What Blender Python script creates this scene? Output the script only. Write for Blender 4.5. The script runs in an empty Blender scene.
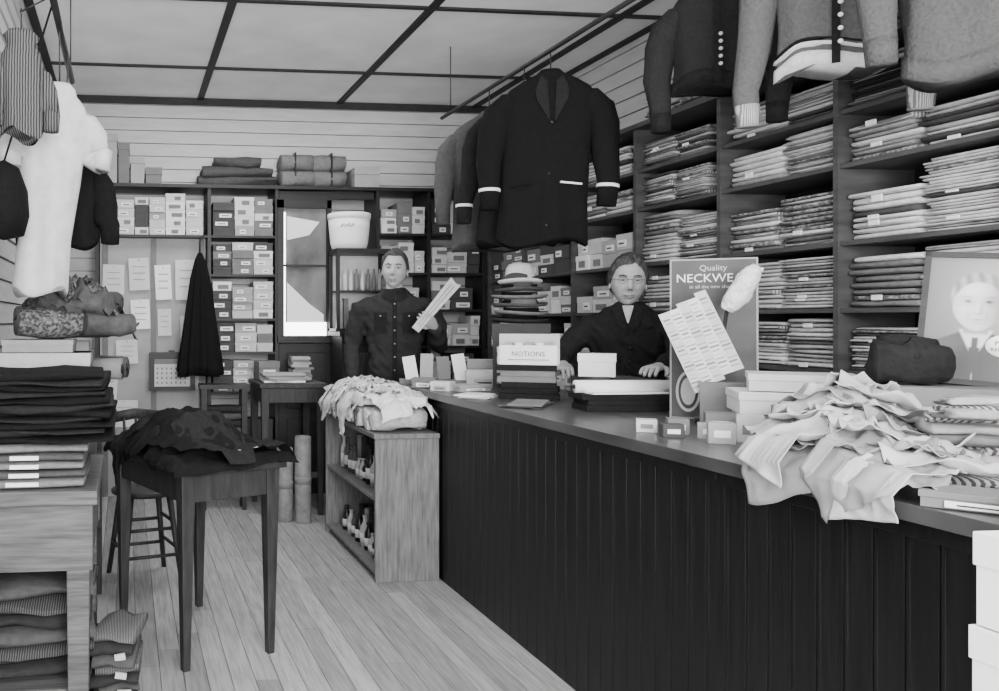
import bpy, math, random
from mathutils import Vector, Matrix, Euler, noise
random.seed(7)
R = random.uniform
pi = math.pi

# ------------------------------------------------------------------ materials
_m = {}
def mat(name, g, rough=.8, var=.25, scale=12, stretch=(1,1,1), bump=.15, kind='noise', g2=None, spec=.3):
    if name in _m: return _m[name]
    m = bpy.data.materials.new(name); m.use_nodes = True
    nt = m.node_tree; N = nt.nodes; L = nt.links
    b = N['Principled BSDF']; b.inputs['Roughness'].default_value = rough
    b.inputs['Specular IOR Level'].default_value = spec
    tc = N.new('ShaderNodeTexCoord'); mp = N.new('ShaderNodeMapping')
    mp.inputs['Scale'].default_value = stretch
    L.new(tc.outputs['Object'], mp.inputs['Vector'])
    if kind in ('noise', 'print'):
        t = N.new('ShaderNodeTexNoise'); t.inputs['Scale'].default_value = scale; t.inputs['Detail'].default_value = 6 if kind == 'noise' else 4
        out = t.outputs['Fac']; lo, hi = (.3, .7) if kind == 'noise' else (.42, .62)
    elif kind == 'stripe':
        t = N.new('ShaderNodeTexWave'); t.inputs['Scale'].default_value = scale; t.inputs['Distortion'].default_value = 1.5
        out = t.outputs['Fac']; lo, hi = .4, .6
    elif kind == 'blotch':
        t = N.new('ShaderNodeTexVoronoi'); t.inputs['Scale'].default_value = scale
        out = t.outputs['Distance']; lo, hi = .25, .5
    L.new(mp.outputs['Vector'], t.inputs['Vector'])
    r = N.new('ShaderNodeValToRGB')
    a = g*(1-var); c = g2 if g2 is not None else min(1, g*(1+var))
    r.color_ramp.elements[0].position = lo; r.color_ramp.elements[0].color = (a, a, a, 1)
    r.color_ramp.elements[1].position = hi; r.color_ramp.elements[1].color = (c, c, c, 1)
    L.new(out, r.inputs['Fac']); L.new(r.outputs['Color'], b.inputs['Base Color'])
    if bump:
        bp = N.new('ShaderNodeBump'); bp.inputs['Strength'].default_value = bump; bp.inputs['Distance'].default_value = .01
        L.new(out, bp.inputs['Height']); L.new(bp.outputs['Normal'], b.inputs['Normal'])
    _m[name] = m; return m
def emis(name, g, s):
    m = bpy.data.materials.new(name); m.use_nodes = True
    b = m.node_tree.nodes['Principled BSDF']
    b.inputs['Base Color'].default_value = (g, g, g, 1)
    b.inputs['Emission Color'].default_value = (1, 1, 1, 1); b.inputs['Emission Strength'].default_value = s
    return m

# ------------------------------------------------------------------ mesh builder
class MB:
    def __init__(s, M=None):
        s.v = []; s.f = []; s.m = []; s.s = []; s.M = M or Matrix.Identity(4)
    def add(s, vs, fs, mt=0, smooth=False, M=None):
        T = s.M @ M if M is not None else s.M
        o = len(s.v)
        s.v += [T @ Vector(p) for p in vs]
        for f in fs:
            s.f.append([i+o for i in f]); s.m.append(mt); s.s.append(smooth)
    def box(s, c, size, mt=0, rot=(0, 0, 0), taper=1):
        x, y, z = [k/2 for k in size]
        vs = [(sx*x*(taper if sz < 0 else 1), sy*y*(taper if sz < 0 else 1), sz*z) for sz in (-1, 1) for sy in (-1, 1) for sx in (-1, 1)]
        fs = [(0, 2, 3, 1), (4, 5, 7, 6), (0, 1, 5, 4), (2, 6, 7, 3), (0, 4, 6, 2), (1, 3, 7, 5)]
        s.add(vs, fs, mt, False, Matrix.Translation(c) @ Euler(rot).to_matrix().to_4x4())
    def bx(s, x0, x1, y0, y1, z0, z1, mt=0):
        s.box(((x0+x1)/2, (y0+y1)/2, (z0+z1)/2), (abs(x1-x0), abs(y1-y0), abs(z1-z0)), mt)
    def rings(s, rs, mt=0, smooth=True, caps=True):
        n = len(rs[0]); vs = [p for r in rs for p in r]; fs = []
        for k in range(len(rs)-1):
            for i in range(n):
                j = (i+1) % n
                fs.append((k*n+i, k*n+j, (k+1)*n+j, (k+1)*n+i))
        if caps:
            fs.append(tuple(range(n-1, -1, -1))); fs.append(tuple((len(rs)-1)*n+i for i in range(n)))
        s.add(vs, fs, mt, smooth)
    def lathe(s, c, prof, mt=0, n=24, sx=1, sy=1, rot=(0, 0, 0), smooth=True, wob=0):
        T = Matrix.Translation(c) @ Euler(rot).to_matrix().to_4x4()
        rs = []
        for r, z in prof:
            rs.append([T @ Vector((r*sx*math.cos(2*pi*i/n), r*sy*math.sin(2*pi*i/n), z+wob*math.cos(4*pi*i/n)*r)) for i in range(n)])
        s.rings(rs, mt, smooth)
    def tube(s, path, rad, mt=0, n=10, flat=(1, 1), smooth=True, wob=0):
        path = [Vector(p) for p in path]; rs = []
        if not isinstance(rad, (list, tuple)): rad = [rad]*len(path)
        u = None
        for k, p in enumerate(path):
            t = (path[min(k+1, len(path)-1)]-path[max(k-1, 0)]).normalized()
            if u is None:
                a = Vector((1, 0, 0)) if abs(t.x) < .8 else Vector((0, 0, 1))
                u = (a - t*a.dot(t)).normalized()
            else:
                u = (u - t*u.dot(t)).normalized()
            w = t.cross(u)
            rs.append([p+(u*math.cos(2*pi*i/n)*flat[0]+w*math.sin(2*pi*i/n)*flat[1])*rad[k]*(1+wob*noise.noise(Vector((i*1.3, k*.9, p.x*9)))) for i in range(n)])
        s.rings(rs, mt, smooth)
    def ball(s, c, r, mt=0, n=12, sc=(1, 1, 1)):
        prof = [(max(1e-4, math.sin(pi*k/n)*r), -math.cos(pi*k/n)*r*sc[2]) for k in range(n+1)]
        s.lathe(c, prof, mt, n*2, sc[0], sc[1])
    def slab(s, c, size, mt=0, rz=0, e=.35, jit=.0, n=14):
        """folded cloth: rounded cross-section, length along local x"""
        w, d, h = size; rs = []
        T = Matrix.Translation(c) @ Matrix.Rotation(rz, 4, 'Z')
        ks = [-.5, -.49, -.17, .17, .49, .5]
        ph = R(0, 9)
        for q, k in enumerate(ks):
            sc = .88 if q in (0, 5) else 1
            ring = []
            for i in range(n):
                a = 2*pi*i/n; ca, sa = math.cos(a), math.sin(a)
                y = math.copysign(abs(ca)**e, ca)*d/2*(.98 if sc < 1 else 1); z = math.copysign(abs(sa)**.7, sa)*h/2*sc
                j = jit*noise.noise(Vector((k*3+ph, i*.4, ph)))
                ring.append(T @ Vector((k*w, y+j, z+j*.4)))
            rs.append(ring)
        s.rings(rs, mt, True)
    def disc(s, c, rx, rz, mt=0, n=20, a0=0, a1=2*pi):
        vs = [(c[0]+rx*math.cos(a0+(a1-a0)*i/n), c[1], c[2]+rz*math.sin(a0+(a1-a0)*i/n)) for i in range(n)]
        s.add(vs, [tuple(range(n))], mt)
    def poly(s, pts, mt=0, th=(0, .003, 0)):
        n = len(pts); t = Vector(th)
        vs = [Vector(p) for p in pts]+[Vector(p)+t for p in pts]
        fs = [tuple(range(n)), tuple(range(2*n-1, n-1, -1))]+[(i, (i+1) % n, n+(i+1) % n, n+i) for i in range(n)]
        s.add(vs, fs, mt)
    def text(s, string, x, y, z, size, mt=0):
        """printed lettering, upright in the local xz plane"""
        cu = bpy.data.curves.new('t', 'FONT'); cu.body = string; cu.size = size; cu.align_x = 'CENTER'; cu.extrude = .0006; cu.resolution_u = 2
        o = bpy.data.objects.new('t', cu); bpy.context.scene.collection.objects.link(o)
        me = bpy.data.meshes.new_from_object(o.evaluated_get(bpy.context.evaluated_depsgraph_get()))
        vs = [(v.co.x+x, y-v.co.z, z+v.co.y) for v in me.vertices]; fs = [tuple(p.vertices) for p in me.polygons]
        bpy.data.objects.remove(o); bpy.data.curves.remove(cu); bpy.data.meshes.remove(me)
        s.add(vs, fs, mt)
    def sheet(s, cx, cy, w, d, rz, surf, off, amp, mt, n=30, freq=7, rag=.03, curl=.0):
        vs = []; fs = []; sd = R(0, 50)
        cr, sr = math.cos(rz), math.sin(rz)
        for i in range(n+1):
            for j in range(n+1):
                a, b = i/n-.5, j/n-.5
                u = a*w; v = b*d
                u += rag*noise.noise(Vector((u*5, v*5, sd))); v += rag*noise.noise(Vector((u*5, v*5, sd+9)))
                x = cx+u*cr-v*sr; y = cy+u*sr+v*cr
                q = noise.noise(Vector((x*freq, y*freq*.6, sd)))
                q2 = noise.noise(Vector((x*freq*2.3+q, y*freq*2.3, sd+4)))
                ridge = (1-abs(q)*2.4)*.65+(1-abs(q2)*2.6)*.35
                cu = curl*(abs(a)*2)**4*(.5+noise.noise(Vector((b*3, sd, 1))))+curl*(abs(b)*2)**4*(.5+noise.noise(Vector((a*3, sd, 5))))
                vs.append(surf(x, y, off+amp*max(0, ridge)+max(0, cu), ridge))
        for i in range(n):
            for j in range(n):
                a = i*(n+1)+j; fs.append((a, a+1, a+n+2, a+n+1))
        s.add(vs, fs, mt, True)
    def build(s, name, mats, parent=None, bevel=0, mods=()):
        xs = [p.x for p in s.v]; ys = [p.y for p in s.v]; zs = [p.z for p in s.v]
        c = Vector(((min(xs)+max(xs))/2, (min(ys)+max(ys))/2, min(zs)))
        me = bpy.data.meshes.new(name); me.from_pydata([p-c for p in s.v], [], s.f)
        for m in mats: me.materials.append(m)
        me.polygons.foreach_set('material_index', s.m); me.polygons.foreach_set('use_smooth', s.s)
        me.update()
        o = bpy.data.objects.new(name, me); bpy.context.scene.collection.objects.link(o); o.location = c
        if parent: o.parent = parent
        if bevel:
            b = o.modifiers.new('bev', 'BEVEL'); b.width = bevel; b.segments = 2; b.limit_method = 'ANGLE'
        return o
def empty(name, loc=(0, 0, 0)):
    e = bpy.data.objects.new(name, None); bpy.context.scene.collection.objects.link(e); e.location = (0, 0, 0); return e
def frame(x, y, z, deg): return Matrix.Translation((x, y, z)) @ Matrix.Rotation(math.radians(deg), 4, 'Z')

# ------------------------------------------------------------------ palette
M_ceil = mat('ceiling_board', .86, .9, .08, 3, bump=.05)
M_batten = mat('dark_batten', .02, .6, .3, 9)
M_siding = mat('painted_siding', .56, .7, .08, 5, (1, 1, 6), .05)
M_groove = mat('siding_groove', .11, .9, .1)
M_dkwood = mat('dark_stained_wood', .014, .45, .35, 6, (1, 1, 8), .1)
M_counter = mat('counter_front_varnish', .0055, .42, .5, 7, (9, 9, .5), .1, spec=.3)
M_ctop = mat('counter_top_worn', .05, .3, .5, 5, (7, .6, 1), .08, spec=.5)
M_shelf = mat('shelf_wood', .06, .6, .35, 5, (1, .7, 6), .1)
M_table = mat('old_table_wood', .085, .6, .5, 9, (.6, 8, 8), .2)
M_table2 = mat('small_table_wood', .024, .5, .4, 7, (7, 7, 1), .2)
M_crate = mat('crate_wood', .14, .7, .35, 14, (6, 6, .6), .15)
FL = [mat('floor_board_%d' % i, v, .5, .26, 9, (9, .6, 1), .12) for i, v in enumerate((.27, .31, .24, .34))]
M_gap = mat('floor_gap', .06, .9)
CARD = [mat('cardboard_%d' % i, v, .8, .08, 14) for i, v in enumerate((.72, .5, .33, .16, .055, .6))]
M_label = mat('paper_label', .82, .8, .05); M_ink = mat('ink', .04, .7, .1)
CL = [mat('cloth_%d' % i, v, .95, .16, 40, bump=.3) for i, v in enumerate((.64, .44, .28, .15, .06, .022, .54))]
CL += [mat('cloth_stripe', .26, .95, .4, 22, kind='stripe', g2=.5), mat('cloth_print', .15, .95, .3, 60, kind='print', g2=.4)]
M_black = mat('black_wool', .007, .95, .2, 60, bump=.3, spec=.1)
M_black2 = mat('charcoal_wool', .015, .95, .2, 60, bump=.3, spec=.1)
M_white = mat('white_cloth', .84, .9, .05, 20, bump=.2)
M_paper = mat('white_paper', .84, .75, .04, 6)
M_paper2 = mat('tissue_pattern_paper', .44, .8, .14, 8)
M_skin = mat('skin', .40, .55, .06, 12, bump=.03)
M_hair1 = mat('brown_hair', .04, .6, .5, 90, (1, 1, .25), .5)
M_hair2 = mat('dark_grey_hair', .045, .6, .7, 90, (1, 1, .25), .5)
M_eyew = mat('eye_white', .25, .3, .02); M_dark = mat('iris_black', .012, .3, .05)
M_lip = mat('lips', .15, .6, .1)
M_metal = mat('dull_metal', .25, .35, .2)
M_unif = mat('uniform_wool', .026, .95, .15, 60, bump=.3, spec=.1)

# ------------------------------------------------------------------ room shell
XL, XR, YB, YF, ZC = -.55, 3.1, 6.65, -1.3, 3.05
mb = MB(); x = XL-.1; k = 0
mb.bx(XL-.1, XR+.1, YF-.1, YB+.1, -.08, -.012, 4)
while x < XR+.1:
    y = YF-.1
    while y < YB+.1:
        l = R(1.8, 3.6); y2 = min(YB+.1, y+l)
        mb.bx(x, x+.0835, y, y2-.002, -.012, 0, random.randrange(4)); y = y2
    x += .086
mb.build('floor', FL+[M_gap])
mb = MB(); mb.bx(XL-.1, XR+.1, YF-.1, YB+.1, ZC, ZC+.08)
mb.build('ceiling', [M_ceil])
mb = MB()
for bx_ in (-.53, .57, 1.68, 2.8, 3.08): mb.bx(bx_-.024, bx_+.024, YF, YB, ZC-.014, ZC)
for by in (5.8, 4.56, 3.34, 2.12, .9, -.3): mb.bx(XL, XR, by-.018, by+.018, ZC-.012, ZC)
mb.bx(XL, XR, YB-.04, YB, ZC-.05, ZC)
mb.build('trim_1', [M_batten])
def siding(name, M, length, holes=()):
    mb = MB(M); mb.bx(0, length, .02, .1, 0, ZC, 1)
    z = 0
    while z < ZC:
        mb.add([(0, .004, z), (length, .004, z), (length, .014, z+.095), (0, .014, z+.095), (0, .03, z), (length, .03, z), (length, .03, z+.095), (0, .03, z+.095)],
               [(0, 1, 2, 3), (3, 2, 6, 7), (0, 4, 5, 1)], 0)
        z += .1
    return mb.build(name, [M_siding, M_groove])
siding('wall_back', frame(XL, YB, 0, 0), XR-XL)
siding('wall_right', frame(XR, YB, 0, -90), YB-YF)
siding('wall_left', frame(XL, YF, 0, 90), YB-YF)
mb = MB()
mb.bx(XL, XR, YF-.1, YF, 0, .6); mb.bx(XL, XR, YF-.1, YF, 2.7, ZC)
for a, b in ((XL, -.4), (1.15, 1.35), (2.95, XR)): mb.bx(a, b, YF-.1, YF, .6, 2.7)
mb.build('wall_front', [M_siding])
mb = MB()
for a, b in ((-.4, 1.15), (1.35, 2.95)):
    for t in (a, b-.04, (a+b)/2-.02): mb.bx(t, t+.04, YF-.08, YF-.02, .6, 2.7)
    for t in (.6, 2.0, 2.66): mb.bx(a, b, YF-.08, YF-.02, t, t+.04)
mb.build('window_2', [M_dkwood])

# back window with roller blind
mb = MB()
X0, X1, Z0, Z1 = 1.17, 1.50, 1.2, 2.16
mb.bx(X0, X1, 6.31, 6.33, Z0, 1.30, 1); mb.bx(X0+.003, X0+.018, 6.315, 6.33, 1.3, 2.13, 1)
mb.bx(X0+.0, X1, 6.32, 6.34, Z0, Z1, 2)
mb.poly([(X0+.03, 6.314, 1.30), (X1-.02, 6.314, 1.30), (X1-.02, 6.314, 1.36), (X0+.2, 6.314, 1.44), (X0+.03, 6.314, 1.6)], 3, (0, .004, 0))  # two emissive patches imitate bright light on the blind
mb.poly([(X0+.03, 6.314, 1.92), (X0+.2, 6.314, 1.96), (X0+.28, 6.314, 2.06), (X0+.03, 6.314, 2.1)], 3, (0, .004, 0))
for a, b in ((X0-.05, X0), (X1, X1+.035)): mb.bx(a, b, 6.28, 6.34, Z0-.04, Z1+.06, 0)
mb.bx(X0-.05, X1+.035, 6.28, 6.34, Z1, Z1+.07, 0); mb.bx(X0-.05, X1+.035, 6.26, 6.34, Z0-.05, Z0, 0)
mb.bx(X0, X1, 6.295, 6.31, 1.72, 1.735, 0)
mb.build('window_1', [M_dkwood, emis('daylight_gap', .8, 8.0), mat('roller_blind', .14, .5, .7, 4, (1, 1, .6)), emis('blind_glow_patch', .5, .55)])
mb = MB()
mb.bx(1.14, 1.88, 6.335, 6.36, 0, 1.14); mb.bx(1.14, 1.88, 6.335, 6.36, 2.235, 2.295)
for zz in (.15, .65): mb.bx(1.2, 1.5, 6.325, 6.34, zz, zz+.42)
mb.build('door_1', [M_dkwood], bevel=.004)

# ------------------------------------------------------------------ goods fillers (local frame: x along shelf, y into shelf)
def stock_boxes(mb, x0, x1, zb, zt, depth=.26, wr=(.1, .2), hr=(.05, .09), fill=(.75, .95)):
    x = x0+.008
    while x < x1-.07:
        w = min(R(*wr), x1-.006-x); zz = zb+.001; top = zb+(zt-zb)*R(*fill); mc = random.choice((0, 1, 2, 3, 4, 5, 5, 1)); h = R(*hr)
        while zz+h < top:
            c = mc if random.random() < .75 else random.randrange(6)
            y0 = R(.0, .02)+.015
            mb.bx(x+.003, x+w-.003, y0, y0+depth-.03, zz, zz+h-.003, c)
            mb.bx(x+.001, x+w-.001, y0-.002, y0+.1, zz+h*.62, zz+h-.002, c)
            if random.random() < .75:
                lw = w*R(.3, .6); cx = x+w*R(.35, .65); lc = 6 if c not in (0, 5) else 3
                mb.bx(max(x+.005, cx-lw/2), min(x+w-.005, cx+lw/2), y0-.005, y0, zz+h*.18, zz+h*.62, lc)
                if lc == 6: mb.bx(cx-lw*.3, cx+lw*.3, y0-.007, y0-.004, zz+h*.34, zz+h*.44, 7)
            zz += h
        x += w+R(0, .004)
def stock_cloth(mb, x0, x1, zb, zt, depth=.27, wr=(.2, .32), tr=(.016, .034), fill=(.6, .95), dark=0):
    x = x0+.012
    while x < x1-.12:
        w = min(R(*wr), x1-.01-x); zz = zb+.001; top = zb+(zt-zb)*R(*fill); base = random.choice((0, 1, 6, 0, 2, 6, 7, 8, 1)) if random.random() > dark else random.choice((4, 5, 3))
        t0 = R(*tr)
        while zz+t0 < top:
            t = t0*R(.8, 1.2)
            c = base if random.random() < .5 else random.choice((0, 1, 2, 3, 4, 6, 7, 8, 0))
            ww = w*R(.88, 1); o = R(-.016, .012)
            mb.slab((x+w/2+R(-.01, .01), depth/2+.03+o, zz+t/2), (ww, depth-.02, t*.98), c, R(-.04, .04), jit=.008)
            if random.random() < .12:
                mb.bx(x+w*.4, x+w*.4+.04, .012+o, .02+o, zz+.002, zz+t-.002, 9)
            zz += t*.98
        x += w+R(.0, .025)
GM = CARD+[M_label, M_ink]
CM = CL+[M_label]

# right wall shelving
FR = frame(2.75, 6.25, 0, -90)
ups = [0.0, .57, 1.23, 1.89, 2.55, 3.21, 3.87, 4.53]
lev = [.08, .45, .80, 1.12, 1.36, 1.62, 1.92, 2.13, 2.35]
mb = MB(FR)
for u in ups: mb.bx(u-.012, u+.012, 0, .33, 0, 2.35)
for z in lev[:-1]: mb.bx(ups[0], ups[-1], .008, .33, z-.018, z)
mb.bx(-.02, ups[-1]+.02, -.02, .34, 2.35, 2.375)
mb.bx(-.02, ups[-1]+.02, .33, .34, 0, 2.35, 1)
mb.build('wall_shelving', [M_shelf, M_dkwood])
mb = MB(FR); mc = MB(FR)
for i in range(len(ups)-1):
    a, b = ups[i]+.012, ups[i+1]-.012
    for k in range(len(lev)-1):
        z0, z1 = lev[k], lev[k+1]-.02
        if i <= 2:
            if k >= 6 and i == 2: stock_cloth(mc, a, b, z0, z1, fill=(.6, .9))
            else: stock_boxes(mb, a, b, z0, z1, .28, (.12, .24), (.05, .11), (.7, .98))
        elif k < 2: stock_cloth(mc, a, b, z0, z1, tr=(.05, .08), dark=.5)
        else: stock_cloth(mc, a, b, z0, z1, fill=(.68, .95), wr=(.28, .33) if i > 3 else (.2, .3), tr=(.011, .024), dark=.15)
mb.build('shelf_of_boxed_goods', GM); mc.build('folded_fabric_bolts', CM)
mc = MB(FR)
for i in range(3, 7): stock_cloth(mc, ups[i]+.02, ups[i+1]-.02, 2.376, 2.376+R(.12, .26), fill=(.8, 1), dark=.3)
mc.build('stack_of_blankets', CM)

# back wall shelving
FB = frame(0, 6.30, 0, 0)
mb = MB(FB)
for u in (-.22, .61, 1.12, 1.9, 2.30, 2.74): mb.bx(u-.013, u+.013, 0, .34, 0, 2.30)
mb.bx(-.25, 2.76, -.02, .34, 2.30, 2.325)
for a, b, zs in ((-.22, .61, (1.95,)), (.61, 1.12, (.1, .42, .78, 1.08, 1.33, 1.66, 1.95)), (1.9, 2.74, (.1, .5, .85, 1.12, 1.4, 1.68, 1.98))):
    for z in zs: mb.bx(a, b, .006, .33, z-.018, z)
mb.build('back_wall_shelving', [M_dkwood])
mb = MB(FB)
stock_boxes(mb, -.2, .6, 1.95, 2.28, wr=(.1, .16), hr=(.05, .07), fill=(.85, .98))
for z0, z1 in ((1.95, 2.28), (1.66, 1.93), (1.33, 1.64), (1.08, 1.31), (.78, 1.06)): stock_boxes(mb, .63, 1.1, z0, z1, wr=(.14, .17), hr=(.055, .075), fill=(.9, .99))
for z0, z1 in ((.1, .4), (.42, .74)): stock_boxes(mb, .63, 1.1, z0, z1, wr=(.2, .3), hr=(.1, .15), fill=(.6, .9))
for z0, z1 in ((1.98, 2.28), (1.68, 1.95), (1.4, 1.66), (1.12, 1.38), (.85, 1.1), (.5, .83)):
    stock_boxes(mb, 1.92, 2.28, z0, z1, wr=(.11, .19), hr=(.06, .085), fill=(.8, .98)); stock_boxes(mb, 2.32, 2.72, z0, z1, wr=(.11, .19), hr=(.06, .085), fill=(.8, .98))
mb.build('stacked_shoe_boxes', GM)
mb = MB(FB)
for a, b, h, c in ((-.42, -.24, .40, 3), (-.235, -.07, .36, 2), (-.065, .02, .3, 3), (.025, .13, .2, 2), (.135, .26, .12, 3), (1.72, 1.92, .15, 2)):
    mb.bx(a+.004, b-.004, .02, .28, 2.326, 2.326+h, c); mb.bx(a, b, .012, .29, 2.326+h-.05, 2.326+h+.003, c)
mb.build('cardboard_cartons', GM)
for nm, a, b in (('canvas_bedroll', .53, 1.13), ('wrapped_parcel', 1.16, 1.66)):
    mb = MB(FB)
    if nm == 'canvas_bedroll':
        for q in range(3): mb.slab(((a+b)/2+R(-.01, .01), .16, 2.365+q*.072), (b-a-.06*q*q, .25, .09), 0, R(-.03, .03), 1.0, .09)
    else:
        for q in range(2):
            for p in range(2): mb.slab((a+.13+p*.25, .15, 2.395+q*.12), (.25, .24, .135), 0, 0, .8, .05)
        for t in (a+.1, b-.12): mb.bx(t, t+.012, .02, .28, 2.326, 2.585, 1)
    mb.build(nm, [CL[4] if nm[0] == 'c' else CL[3], M_dark])
# notice panel with pinned papers (left bay)
mb = MB(FB)
mb.bx(-.2, .59, .10, .12, 0, 1.93, 0)
for a in (-.16, .2, .56): mb.bx(a-.02, a+.02, .085, .1, 0, 1.93, 1)
for (x, z, w, h, m_) in ((-.1, 1.62, .16, .22, 3), (.09, 1.66, .15, .24, 3), (.27, 1.6, .12, .26, 2), (.44, 1.62, .16, .3, 3), (-.11, 1.33, .17, .2, 3), (.1, 1.36, .14, .22, 2), (.28, 1.3, .1, .2, 3), (.46, 1.25, .12, .2, 3), (.0, 1.08, .16, .18, 3), (-.13, .85, .12, .3, 3), (-.02, .62, .2, .2, 3)):
    mb.box((x, .079, z), (w, .006, h), m_, (0, R(-.06, .06), 0))
    for q in range(3): mb.bx(x-w*.3, x+w*.3, .073, .0755, z+h*.22-q*h*.2, z+h*.25-q*h*.2, 4)
    mb.ball((x, .07, z+h*.44), .005, 4, 6)
mb.build('notice_board', [mat('panel_grey', .32, .7, .16, 4), CARD[3], M_paper, CARD[5], CARD[2]])
mb = MB(frame(.33, 6.24, .93, 0))
mb.bx(-.17, .17, 0, .025, -.13, .15, 0); mb.bx(-.13, .13, -.006, 0, -.10, .1, 1)
for i in range(7):
    for j in range(4): mb.bx(-.115+i*.034, -.103+i*.034, -.009, -.005, -.08+j*.035, -.065+j*.035, 2)
mb.bx(-.13, .13, -.01, -.006, .065, .1, 2); mb.bx(-.02, .02, .02, .14, .12, .16, 0)
mb.build('wall_calendar', [M_dkwood, CARD[1], CARD[3]])

# hanging dark cape
mb = MB(frame(.52, 6.08, 0, 0))
prof = [(.012, 1.80), (.035, 1.74), (.06, 1.62), (.085, 1.42), (.115, 1.18), (.14, .98), (.145, .93)]
rs = []
for r, z in prof: rs.append([Vector((r*(1+.22*math.cos(9*2*pi*i/54))*math.cos(2*pi*i/54), r*.7*(1+.22*math.cos(9*2*pi*i/54))*math.sin(2*pi*i/54), z+.02*math.sin(6*pi*i/54)*(z < 1))) for i in range(54)])
mb.rings(rs, 0)
mb.tube([(0, 0, 1.78), (0, 0, 1.88), (.02, 0, 1.92), (.03, .05, 1.93), (.03, .21, 1.93)], .006, 1)
mb.build('hanging_cape', [M_black, M_dkwood])

# cabinet with glass case and hatbox
mb = MB()
mb.bx(1.52, 1.88, 5.92, 6.24, 0, 1.2, 0); mb.bx(1.5, 1.9, 5.9, 6.26, 1.2, 1.235, 0)
for z in (.1, .62): mb.bx(1.55, 1.85, 5.905, 5.925, z, z+.46, 1)
for z in (.33, .85): mb.ball((1.82, 5.9, z), .014, 2, 8)
mb.build('storage_cabinet', [M_dkwood, M_table2, M_metal], bevel=.003)
mb = MB()
a, b, y0, y1, z0, z1 = 1.49, 1.89, 5.95, 6.2, 1.236, 1.83
mb.bx(a, b, y1-.01, y1, z0, z1, 1)
for x in (a, b-.025): mb.bx(x, x+.025, y0, y0+.025, z0, z1); mb.bx(x, x+.025, y1-.03, y1, z0, z1)
mb.bx(a, b, y0, y1, z0, z0+.02); mb.bx(a, b, y0, y1, z1-.035, z1); mb.bx(a+.02, b-.02, y0+.02, y1, 1.52, 1.53)
for q in range(8):
    x = a+.045+q*.043; mb.lathe((x, 6.05, 1.53), [(.013, 0), (.016, .02), (.016, .08+.04*(q % 2)), (.007, .13), (.007, .16)], random.choice((1, 3, 2)), 10)
    mb.bx(x-.017, x+.017, 6.02, 6.08, z0+.02, z0+.02+R(.1, .24), random.choice((1, 3, 2)))
mb.build('glass_display_case', [M_dkwood, CARD[5], CARD[2], CARD[3]])
mb = MB()
hx0 = 1.60
mb.lathe((hx0, 6.02, 1.832), [(.125, 0), (.135, .04), (.145, .14), (.15, .22)], 0, 32)
mb.lathe((hx0, 6.02, 2.045), [(.155, 0), (.156, .035), (.15, .04), (.01, .045)], 0, 32)
for q in range(9):
    an = math.radians(-128+q*4.5); mb.box((hx0+.146*math.cos(an), 6.02+.146*math.sin(an), 1.985+.004*(q % 3)), (.005, .005, .016+.01*(q % 2)), 1, (0, .3, an+pi/2))
mb.build('round_hatbox', [M_white, CARD[3]])

# ------------------------------------------------------------------ main counter
CY0, CY1, CX0, CX1, CH = .9, 4.7, 1.58, 2.28, .95
mb = MB()
y = CY0
while y < CY1-.01:
    y2 = min(y+.075, CY1); mb.bx(CX0, CX0+.02, y+.0015, y2-.0015, .0, CH-.05, 0)
    mb.tube([(CX0+.002, y2-.010, .0), (CX0+.002, y2-.010, CH-.06)], .003, 0, 6); y = y2
mb.bx(CX0+.015, CX0+.03, CY0, CY1, 0, CH-.04, 0)
for yy in (CY0, CY1-.02, 2.8): mb.bx(CX0+.01, CX1-.03, yy, yy+.02, 0, CH-.04, 0)
mb.bx(CX0+.02, CX1-.04, CY0, CY1, .4, .42, 0)
mb.bx(CX0-.012, CX0+.01, CY0, CY1, CH-.075, CH-.035, 0)
mb.bx(CX0-.05, CX1, CY0-.02, CY1+.02, CH-.035, CH, 1)
mb.build('shop_counter', [M_counter, M_ctop], bevel=.003)

# low shelf unit in front of the counter end
mb = MB()
a, b, y0, y1, h = 1.235, 1.565, 4.14, 5.22, .72
for yy in (y0, y1-.025): mb.bx(a, b, yy, yy+.025, 0, h)
mb.bx(a-.01, b, y0-.01, y1+.01, h, h+.025); mb.bx(b-.015, b, y0, y1, 0, h, 0)
for z in (.05, .42): mb.bx(a+.005, b, y0+.02, y1-.02, z-.02, z)
mb.build('low_wooden_shelf', [M_crate], bevel=.003)
mb = MB()
for zz in (.051, .421):
    y = y0+.07
    while y < y1-.08:
        r = R(.018, .03); hh = R(.10, .2); k = random.choice((0, 3, 2, 2))
        mb.lathe((a+.09, y, zz), [(r, 0), (r, hh*.62), (r*.45, hh*.78), (r*.4, hh*.92), (r*.5, hh*.93), (r*.5, hh)], k, 12)
        mb.lathe((a+.09, y, zz+hh*.15), [(r*1.02, 0), (r*1.02, hh*.3)], 1, 12)
        mb.lathe((a+.2, y+.02, zz), [(r, 0), (r, hh)], k, 10); y += r*2+R(.005, .06)
mb.build('row_of_bottles', [M_dark, CARD[1], CARD[2], CARD[4]])
def top_surf(zb, heap, xe0, xe1, ye0, ye1, fall=9):
    def f(x, y, t, r):
        px, py = x, y; drop = 0
        if x < xe0: drop += xe0-x; px = xe0-.012-t*.5
        if x > xe1: drop += x-xe1; px = xe1+.012+t*.5
        if y < ye0: drop += ye0-y; py = ye0-.012-t*.5
        if y > ye1: drop += y-ye1; py = ye1+.012+t*.5
        return (px, py, zb+heap(x, y)*(1 if drop == 0 else max(0, 1-drop*fall))-drop*.85+t*(1 if drop == 0 else .2)+.004)
    return f
hs = top_surf(.745, lambda x, y: .15*math.exp(-((x-1.38)/.2)**4-((y-4.62)/.58)**4), 1.215, 1.54, 4.12, 5.24, 2)
mb = MB()
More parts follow.
